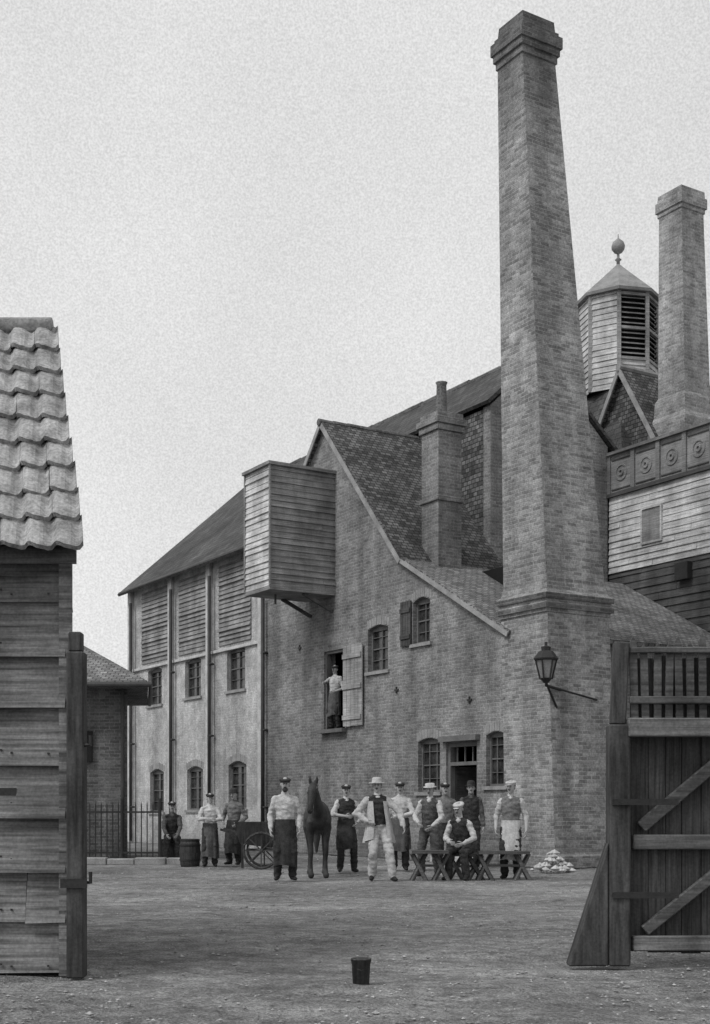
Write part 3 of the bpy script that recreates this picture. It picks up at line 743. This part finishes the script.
def person(name,px,Y,h=1.72,turn=0,pel=(0,0,.92),lean=(0,0),ank=((-.11,0,.08),(.11,.02,.08)),wr=((-.25,-.05,.80),(.25,-.05,.80)),
           eh=((-.6,.8,0),(.6,.8,0)),kh=((-.1,-1,0),(.1,-1,0)),hy=0,hp=0,shirt='white',vest=None,trou='dk',apron=None,hat='cap',hatc='dk',
           rolled=False,must=True,coat=None,hem=.38,z0=0,X=None,beard=False,grip=.5):
    V3=Vector; pel=V3(pel); Cc=pel+V3((lean[0],lean[1],.48-.25*(lean[0]**2+lean[1]**2)))
    prims=[]; ex=[]
    side=V3((1,0,0)); bd_=4 if (vest or coat) else 3
    prims.append((5,[pel+V3((0,0,-.06)),pel+V3((0,0,.02))],[(.15,.115),(.155,.118)],side))
    tp_=lambda k:pel.lerp(Cc,k)
    prims.append((bd_,[tp_(.06),tp_(.32),tp_(.62),tp_(.85),tp_(.96)],[(.156,.118),(.155,.118),(.175,.125),(.172,.115),(.12,.085)],side))
    shL=[Cc+V3((x,0,-.045)) for x in (-.168,.168)]
    prims.append((bd_,[Cc+V3((-.15,0,-.045)),Cc+V3((-.07,0,-.01)),Cc+V3((.07,0,-.01)),Cc+V3((.15,0,-.045))],[(.052,.064)]*4,V3((0,0,1))))
    if vest or coat: prims.append((3,[tp_(.72)+V3((0,-.1,0)),tp_(1.0)+V3((0,-.06,0))],[(.02,.02),(.05,.03)],side))
    hc_=Cc+V3((lean[0]*.12,-.02+lean[1]*.12,.2))
    prims.append((0,[Cc+V3((0,.01,0)),hc_+V3((0,.02,-.05))],[(.055,.055),(.053,.056)],side))
    prims.append((3,[Cc+V3((0,.0,.03)),Cc+V3((0,-.005,.055))],[(.064,.064),(.06,.062)],side))
    HM=Matrix.Translation(hc_)@Matrix.Rotation(math.radians(hy),4,'Z')@Matrix.Rotation(math.radians(hp),4,'X')@Matrix.Scale(1.06,4)
    hpnts=[(0,-.05,-.088),(0,-.03,-.065),(0,-.01,-.03),(0,.0,.02),(0,.004,.055),(0,.006,.075)]
    hr_=[(.026,.026),(.05,.058),(.064,.08),(.071,.091),(.066,.084),(.045,.06)]
    sd=(HM.to_3x3()@side)
    prims.append((0,[HM@V3(p) for p in hpnts],hr_,sd))
    for i,sg_ in enumerate((-1,1)):
        S=shL[i]; el,w=ik(S,V3(wr[i]),.29,.255,V3(eh[i]))
        if coat: prims.append((8,[S,el],[(.066,.066),(.056,.056)],V3((0,1,0)))); prims.append((8,[el,w],[(.056,.056),(.046,.046)],V3((0,1,0))))
        else:
            prims.append((3,[S,el],[(.059,.059),(.051,.051)],V3((0,1,0))))
            if rolled:
                prims.append((3,[el,el.lerp(w,.2)],[(.051,.051),(.05,.05)],V3((0,1,0)))); prims.append((0,[el.lerp(w,.2),w],[(.041,.041),(.027,.029)],V3((0,1,0))))
            else: prims.append((3,[el,w.lerp(el,.08)],[(.05,.05),(.04,.04)],V3((0,1,0))))
        d=(w-el).normalized(); pn_=V3((-sg_,0,0)); pn_=pn_-d*pn_.dot(d)
        if pn_.length<.2: pn_=V3((0,.3,-1)); pn_=pn_-d*pn_.dot(d)
        pn_.normalize(); wa=d.cross(pn_)
        if wa.y>0: wa=-wa
        prims.append((0,[w,w+d*.045,w+d*.085],[(.026,.02),(.038,.018),(.038,.015)],wa))
        for k,(off,Lf) in enumerate(((.029,.072),(.01,.08),(-.01,.075),(-.028,.058))):
            p=w+d*.088+wa*off; dr_=d.copy(); pts=[p]
            for q,fr_ in enumerate((.45,.32,.26)):
                an=grip*(.5+.5*q); dr_=(dr_*math.cos(an)+pn_*math.sin(an)).normalized(); pts.append(pts[-1]+dr_*Lf*fr_)
            vs,fs=loft(pts,[(.009,.009),(.0088,.0088),(.0082,.0082),(.007,.007)],wa,6); ex.append((0,vs,fs))
        p=w+d*.03+wa*.026; d1=(d*.65+wa*.7+pn_*.25).normalized(); d2=(d*.9+wa*.25+pn_*.35).normalized()
        vs,fs=loft([p,p+d1*.04,p+d1*.04+d2*.032],[(.012,.012),(.0105,.0105),(.008,.008)],pn_,6); ex.append((0,vs,fs))
        H=pel+V3((.088*sg_,0,-.03)); A=V3(ank[i]); kn,A=ik(H,A,.43,.415,V3(kh[i]))
        prims.append((5,[H,H.lerp(kn,.5),kn,kn.lerp(A,.45),A.lerp(kn,.05)],[(.1,.105),(.092,.094),(.076,.078),(.074,.076),(.07,.074)],side))
        fd=V3((.22*sg_,-1,0)).normalized(); az=A.z-.08; fx=V3((A.x,A.y,0))
        prims.append((2,[A,fx+V3((0,0,az+.05))],[(.045,.045),(.042,.05)],side))
        prims.append((2,[fx-fd*.045+V3((0,0,az+.043)),fx+fd*.06+V3((0,0,az+.043)),fx+fd*.155+V3((0,0,az+.034))],[(.035,.038),(.042,.04),(.036,.03)],side))
    co,faces,lab,no=remesh_obj(prims,.0125)
    clothv=np.zeros(len(co),bool)
    for f,l_ in zip(faces,lab):
        if l_ in (3,4,5,8):
            for i in f: clothv[i]=True
    for i in np.nonzero(clothv)[0]:
        c=co[i]
        dsp=noise.noise(V3((c[0]*9+px,c[1]*9,c[2]*17)))*.016+(abs(noise.noise(V3((c[0]*14,c[1]*14+px,c[2]*30+c[0]*20))))-.2)*.014
        co[i]=c+no[i]*dsp
    ex.append((0,*loft([HM@V3((0,-.085,.015)),HM@V3((0,-.1,-.016)),HM@V3((0,-.094,-.028))],[(.007,.009),(.012,.014),(.014,.01)],sd,8)))
    for sg_ in (-1,1):
        ex.append((9,*ell((.028*sg_,-.0815,.004),(.010,.006,.005),HM))); ex.append((1,*ell((.029*sg_,-.084,.02),(.016,.005,.003),HM)))
        ex.append((0,*ell((.07*sg_,.006,-.008),(.01,.018,.03),HM)))
    ex.append((9,*ell((0,-.083,-.058),(.018,.004,.003),HM)))
    if must: ex.append((1,*ell((0,-.087,-.046),(.028,.010,.007),HM)))
    if beard: ex.append((1,*ell((0,-.055,-.085),(.046,.04,.04),HM)))
    ex.append((1,*ell((0,.028,.012),(.074,.076,.08),HM,14,9)))
    def hatrev(prof,sx=1,sy=1.18,oy=0,tilt=0):
        N=18; vs=[];fs=[]
        for r,z in prof: vs+=[HM@V3((r*sx*math.cos(2*math.pi*k/N),oy+r*sy*math.sin(2*math.pi*k/N),z+tilt*math.sin(2*math.pi*k/N))) for k in range(N)]
        for i in range(len(prof)-1):
            for k in range(N): fs.append((i*N+k,i*N+(k+1)%N,(i+1)*N+(k+1)%N,(i+1)*N+k))
        fs+=[tuple((len(prof)-1)*N+k for k in range(N))]; ex.append((7,vs,fs))
    if hat=='cap':
        hatrev([(.077,.035),(.081,.05),(.092,.064),(.095,.074),(.08,.09),(.05,.097),(.01,.099)],1,1.16,.012,.014)
        ex.append((7,*ell((0,-.095,.042),(.05,.032,.006),HM@Matrix.Rotation(.12,4,'X'),12,6)))
    elif hat=='bowler':
        hatrev([(.104,.05),(.11,.046),(.106,.04),(.079,.04),(.079,.08),(.075,.115),(.057,.138),(.03,.147),(.008,.149)],1,1.2)
    elif hat=='straw':
        hatrev([(.135,.036),(.13,.046),(.084,.045),(.082,.09),(.076,.12),(.056,.13),(.008,.133)],1,1.12)
    elif hat=='boater':
        hatrev([(.112,.045),(.112,.052),(.082,.052),(.08,.105),(.06,.109),(.008,.111)],1,1.14)
    def sheet(mat,ph0,ph1,levels,nph=22,fold=.012,seed=0,hemj=.0):
        vs=[];fs=[];nl_=len(levels)
        for j,(z,a,b,cx,cy) in enumerate(levels):
            for k in range(nph+1):
                ph=math.radians(ph0+(ph1-ph0)*k/nph); f=1+fold*(j/nl_)*3*(math.sin(ph*7+seed)+.5*math.sin(ph*13+seed*2))+fold*noise.noise(V3((ph*4,z*9,seed)))
                vs.append(V3((cx+a*f*math.sin(ph),cy-b*f*math.cos(ph),z+hemj*(j/nl_)*math.sin(ph*2+seed))))
        for j in range(nl_-1):
            for k in range(nph): fs.append((j*(nph+1)+k,j*(nph+1)+k+1,(j+1)*(nph+1)+k+1,(j+1)*(nph+1)+k))
        ex.append((mat,vs,fs))
    if apron:
        zw=pel.z+.10; L=[]
        for q in np.linspace(0,1,11):
            z=zw+(hem-zw)*q; kx=pel.lerp(Cc,.25)
            L.append((z,.17+.035*min(q*1.6,1),.132+.085*min(q*1.5,1),kx.x*(1-q)+((ank[0][0]+ank[1][0])/2)*q*.8,kx.y*(1-q)+((ank[0][1]+ank[1][1])/2)*q*.5))
        sheet(6,-88,88,L,34,.022,px,.03)
        c=pel.lerp(Cc,.21); sheet(6,0,360,[(zw+.0,.172,.136,c.x,c.y),(zw-.03,.174,.138,c.x,c.y)],30,0,0)
    if coat:
        L=[]
        for q in np.linspace(0,1,12):
            z=Cc.z-.06+(.66-Cc.z+.06)*q; c=pel.lerp(Cc,max(0,1-q*1.9))
            L.append((z,.18+.028*q+.06*q*q,.13+.035*min(1,q*2)+.06*q*q,c.x,c.y))
        sheet(8,28,332,L,40,.024,px,.04)
    Mw=Matrix.Translation(Vector((wx(px,Y) if X is None else X,Y,z0)))@Matrix.Rotation(math.radians(turn),4,'Z')@Matrix.Scale(h/1.72,4)
    vs=[tuple(Mw@Vector(c)) for c in co]; fs=list(faces); mi=list(int(x) for x in lab)
    for m_,v_,f_ in ex:
        o=len(vs); vs+=[tuple(Mw@v) for v in v_]; fs+=[tuple(o+i for i in f) for f in f_]; mi+=[m_]*len(f_)
    me=bpy.data.meshes.new(name); me.from_pydata(vs,[],fs)
    for x in ('skin','hair','boot',shirt,vest or shirt,trou,apron or 'dk',hatc,coat or 'dk','boot'): me.materials.append(M[x])
    me.polygons.foreach_set('material_index',mi); me.polygons.foreach_set('use_smooth',[True]*len(fs))
    o=bpy.data.objects.new(name,me); sc.collection.objects.link(o); return o

person('seated_workman',172,30.2,1.7,10,pel=(0,.1,.6),lean=(0,-.08),ank=((-.14,-.35,.08),(.14,-.3,.08)),wr=((-.13,-.3,.62),(.12,-.32,.64)),shirt='mid',vest='dk',trou='dk',hat='cap')
person('workman_in_apron',210,27.4,1.55,5,wr=((-.02,-.24,1.12),(.05,-.26,1.08)),eh=((-1,.1,-.5),(1,.1,-.5)),shirt='white',apron='mid',hat='cap',hem=.22,must=False,grip=.6,hy=10)
person('workman_in_apron',234,28.3,1.64,-25,lean=(.03,-.04),wr=((-.16,-.22,1.0),(.2,-.15,.95)),shirt='grey',apron='dk',hat='bowler',hem=.25)
person('workman_in_apron',285,22.4,1.78,8,ank=((-.13,0,.08),(.13,.02,.08)),wr=((-.25,-.1,.86),(.23,-.14,.88)),eh=((-.3,.9,0),(.3,.9,0)),shirt='white',apron='dk',hat='cap',hem=.24,beard=True,hy=-6)
person('workman_in_waistcoat',346,25.2,1.7,12,ank=((-.12,0,.08),(.15,-.05,.08)),wr=((-.08,-.26,1.1),(.22,-.1,.98)),eh=((-1,.2,-.4),(1,.6,0)),shirt='white',vest='dk',apron='dk',hat='cap',hem=.45,rolled=True,hy=-10)
person('gentleman_in_pale_coat',379,22.4,1.78,6,pel=(0,0,.9),lean=(-.03,.0),ank=((-.12,-.03,.08),(.2,-.24,.08)),wr=((-.22,-.12,.99),(.38,-.2,.92)),eh=((-1,.6,0),(1,.2,0)),shirt='white',vest='dk',trou='cream',hat='straw',hatc='straw',coat='cream',hy=-12)
person('workman_in_shirtsleeves',400,25.8,1.76,-8,shirt='white',vest=None,apron='mid',hat='cap',hem=.4,hy=8,wr=((-.24,-.08,.82),(.05,-.25,1.05)),eh=((-.5,.8,0),(1,.1,-.4)))
person('workman_in_waistcoat',430,23.6,1.7,-22,lean=(.04,-.1),ank=((-.16,0,.08),(.14,.05,.08)),wr=((-.1,-.36,.98),(.16,-.34,.93)),eh=((-.8,.3,-.6),(.8,.3,-.6)),shirt='white',vest='mid',trou='mid',hat='boater',hatc='white',hp=8)
person('workman_in_shirtsleeves',445,25.6,1.74,5,shirt='grey',hat='cap',trou='dk')
person('seated_workman',465,22.75,1.72,-28,pel=(0,.02,.56),lean=(-.04,-.16),ank=((-.13,-.42,.08),(.16,-.30,.08)),wr=((-.12,-.38,.66),(.12,-.36,.64)),eh=((-.5,.2,-.6),(.5,.2,-.6)),shirt='white',vest='dk',trou='dk',hat='cap',hatc='white',hp=12)
person('workman_in_doorway',471,27.2,1.78,-5,shirt='mid',vest='dk',trou='dk',hat='bowler')
person('workman_in_white_apron',511,22.9,1.74,-14,wr=((-.25,-.12,.88),(.27,-.05,.85)),eh=((-.4,.9,0),(.5,.9,0)),shirt='white',vest='grey',apron='white',hat='cap',hatc='white',hem=.32,rolled=True,hy=-12)
q=B((loftdoor[0]+loftdoor[1])/2,.02,0)
person('workman_in_loft_doorway',0,q.y,1.66,-35,lean=(.03,-.03),wr=((-.3,-.12,1.25),(.16,-.2,1.0)),shirt='white',apron='mid',hat='cap',hem=.35,z0=loftdoor[2],X=q.x,rolled=True)

def horse(px,Y,turn):
    V3=Vector; X=V3((1,0,0)); pr=[]
    pr.append((0,[V3(p) for p in ((0,.88,1.1),(0,.62,1.13),(0,.2,1.05),(0,-.15,1.04),(0,-.42,1.08))],[(.15,.18),(.24,.27),(.26,.28),(.24,.3),(.17,.24)],X))
    pr.append((0,[V3((0,-.4,1.12)),V3((-.04,-.62,1.33)),V3((-.08,-.78,1.52)),V3((-.1,-.84,1.6))],[(.14,.21),(.10,.17),(.08,.12),(.07,.09)],X))
    pr.append((0,[V3((-.1,-.84,1.63)),V3((-.13,-.96,1.52)),V3((-.16,-1.06,1.29)),V3((-.165,-1.09,1.19))],[(.085,.09),(.088,.105),(.055,.068),(.054,.058)],X))
    for s in (-1,1):
        pr.append((0,[V3((.13*s,-.38,1.0)),V3((.15*s,-.36,.8)),V3((.14*s,-.38,.62)),V3((.135*s,-.4,.44)),V3((.135*s,-.39,.28)),V3((.135*s,-.39,.13)),V3((.135*s,-.43,.06))],[(.1,.13),(.075,.1),(.05,.06),(.048,.052),(.03,.034),(.04,.042),(.045,.05)],X))
        pr.append((1,[V3((.135*s,-.44,.055)),V3((.135*s,-.45,.03))],[(.055,.06),(.062,.07)],X))
        pr.append((0,[V3((.13*s,.7,1.1)),V3((.16*s,.55,.85)),V3((.15*s,.6,.7)),V3((.14*s,.82,.5)),V3((.14*s,.8,.32)),V3((.14*s,.78,.14)),V3((.14*s,.74,.06))],[(.13,.2),(.11,.15),(.075,.09),(.045,.06),(.032,.038),(.042,.044),(.045,.05)],X))
        pr.append((1,[V3((.14*s,.73,.055)),V3((.14*s,.72,.03))],[(.055,.06),(.062,.07)],X))
    co,faces,lab,no=remesh_obj(pr,.018,4)
    ex=[]
    for s in (-1,1):
        ex.append((0,*loft([V3((-.1+.05*s,-.82,1.69)),V3((-.1+.065*s,-.82,1.75)),V3((-.1+.06*s,-.83,1.81))],[(.03,.02),(.026,.016),(.006,.005)],X,8)))
        ex.append((1,*ell((-.13+.083*s,-.97,1.51),(.012,.02,.018)))); ex.append((1,*ell((-.165+.03*s,-1.13,1.2),(.014,.012,.014))))
    for i in range(12):
        t=i/11; p=V3((0,-.3,1.3)).lerp(V3((-.1,-.76,1.7)),t); ex.append((1,*ell((p.x+.03,p.y+.03,p.z-.05),(.035,.05,.1))))
    ex.append((1,*loft([V3((0,1.02,1.2)),V3((0,1.12,1.0)),V3((0,1.12,.7)),V3((0,1.1,.4))],[(.04,.04),(.07,.06),(.08,.07),(.02,.02)],X,8)))
    ex.append((2,*loft([V3((-.2,-.93,1.62)),V3((-.215,-1.03,1.4)),V3((-.21,-1.08,1.24))],[(.008,.008)]*3,X,6))); ex.append((2,*loft([V3((-.04,-.93,1.62)),V3((-.1,-1.03,1.4)),V3((-.11,-1.08,1.24))],[(.008,.008)]*3,X,6)))
    Mw=Matrix.Translation(Vector((wx(px,Y),Y,0)))@Matrix.Rotation(math.radians(turn),4,'Z')
    vs=[tuple(Mw@Vector(c)) for c in co]; fs=list(faces); mi=[int(x) for x in lab]
    for m_,v_,f_ in ex:
        o=len(vs); vs+=[tuple(Mw@v) for v in v_]; fs+=[tuple(o+i for i in f) for f in f_]; mi+=[m_]*len(f_)
    me=bpy.data.meshes.new('horse'); me.from_pydata(vs,[],fs)
    for x in ('horse','hair','grey'): me.materials.append(M[x])
    me.polygons.foreach_set('material_index',mi); me.polygons.foreach_set('use_smooth',[True]*len(fs))
    o=bpy.data.objects.new('horse',me); sc.collection.objects.link(o)
horse(318,23.9,3)

# ================================================================= WORLD / SUN / CAMERA
az=Vector((-.80,-.60)).normalized(); el=math.radians(50)
sv=Vector((az.x*math.cos(el),az.y*math.cos(el),math.sin(el)))
sun=bpy.data.lights.new('sun','SUN'); sun.energy=1.8; sun.angle=math.radians(16); sun.color=(1,1,1)
so=bpy.data.objects.new('sun',sun); so.rotation_euler=sv.to_track_quat('Z','Y').to_euler(); sc.collection.objects.link(so)
w=bpy.data.worlds.new('World'); sc.world=w; w.use_nodes=True; t=w.node_tree
bg=t.nodes['Background']; sk=t.nodes.new('ShaderNodeTexSky'); sk.sky_type='NISHITA'; sk.sun_disc=False
sk.sun_elevation=el; sk.sun_rotation=math.atan2(sv.x,sv.y); sk.dust_density=3
bwn=t.nodes.new('ShaderNodeRGBToBW'); t.links.new(sk.outputs[0],bwn.inputs[0])
def mth(op,a,b):
    m=t.nodes.new('ShaderNodeMath'); m.operation=op
    for i,x in enumerate((a,b)):
        if isinstance(x,(int,float)): m.inputs[i].default_value=x
        else: t.links.new(x,m.inputs[i])
    return m.outputs[0]
pw=mth('POWER',bwn.outputs[0],.16)
tc=t.nodes.new('ShaderNodeTexCoord')
def wn(scale,lo,hi,det=6):
    n=t.nodes.new('ShaderNodeTexNoise'); n.inputs['Scale'].default_value=scale; n.inputs['Detail'].default_value=det
    t.links.new(tc.outputs['Generated'],n.inputs['Vector'])
    r=t.nodes.new('ShaderNodeMapRange'); r.inputs[1].default_value=.3; r.inputs[2].default_value=.7; r.inputs[3].default_value=lo; r.inputs[4].default_value=hi
    t.links.new(n.outputs[0],r.inputs[0]); return r.outputs[0]
v=mth('MULTIPLY',pw,wn(3,.9,1.07,4)); v=mth('MULTIPLY',v,wn(700,.87,1.13,2)); v=mth('MULTIPLY',v,5.6)
t.links.new(v,bg.inputs['Color']); bg.inputs['Strength'].default_value=.12
cam=bpy.data.cameras.new('camera'); co_=bpy.data.objects.new('camera',cam); sc.collection.objects.link(co_); sc.camera=co_
co_.location=(0,0,CH); co_.rotation_euler=(math.radians(90),0,0)
cam.sensor_fit='VERTICAL'; cam.sensor_height=36; cam.lens=F/1024*36; cam.shift_y=(HY-512)/1024; cam.clip_end=4000
sc.view_settings.view_transform='Standard'; sc.view_settings.look='None'; sc.view_settings.exposure=0
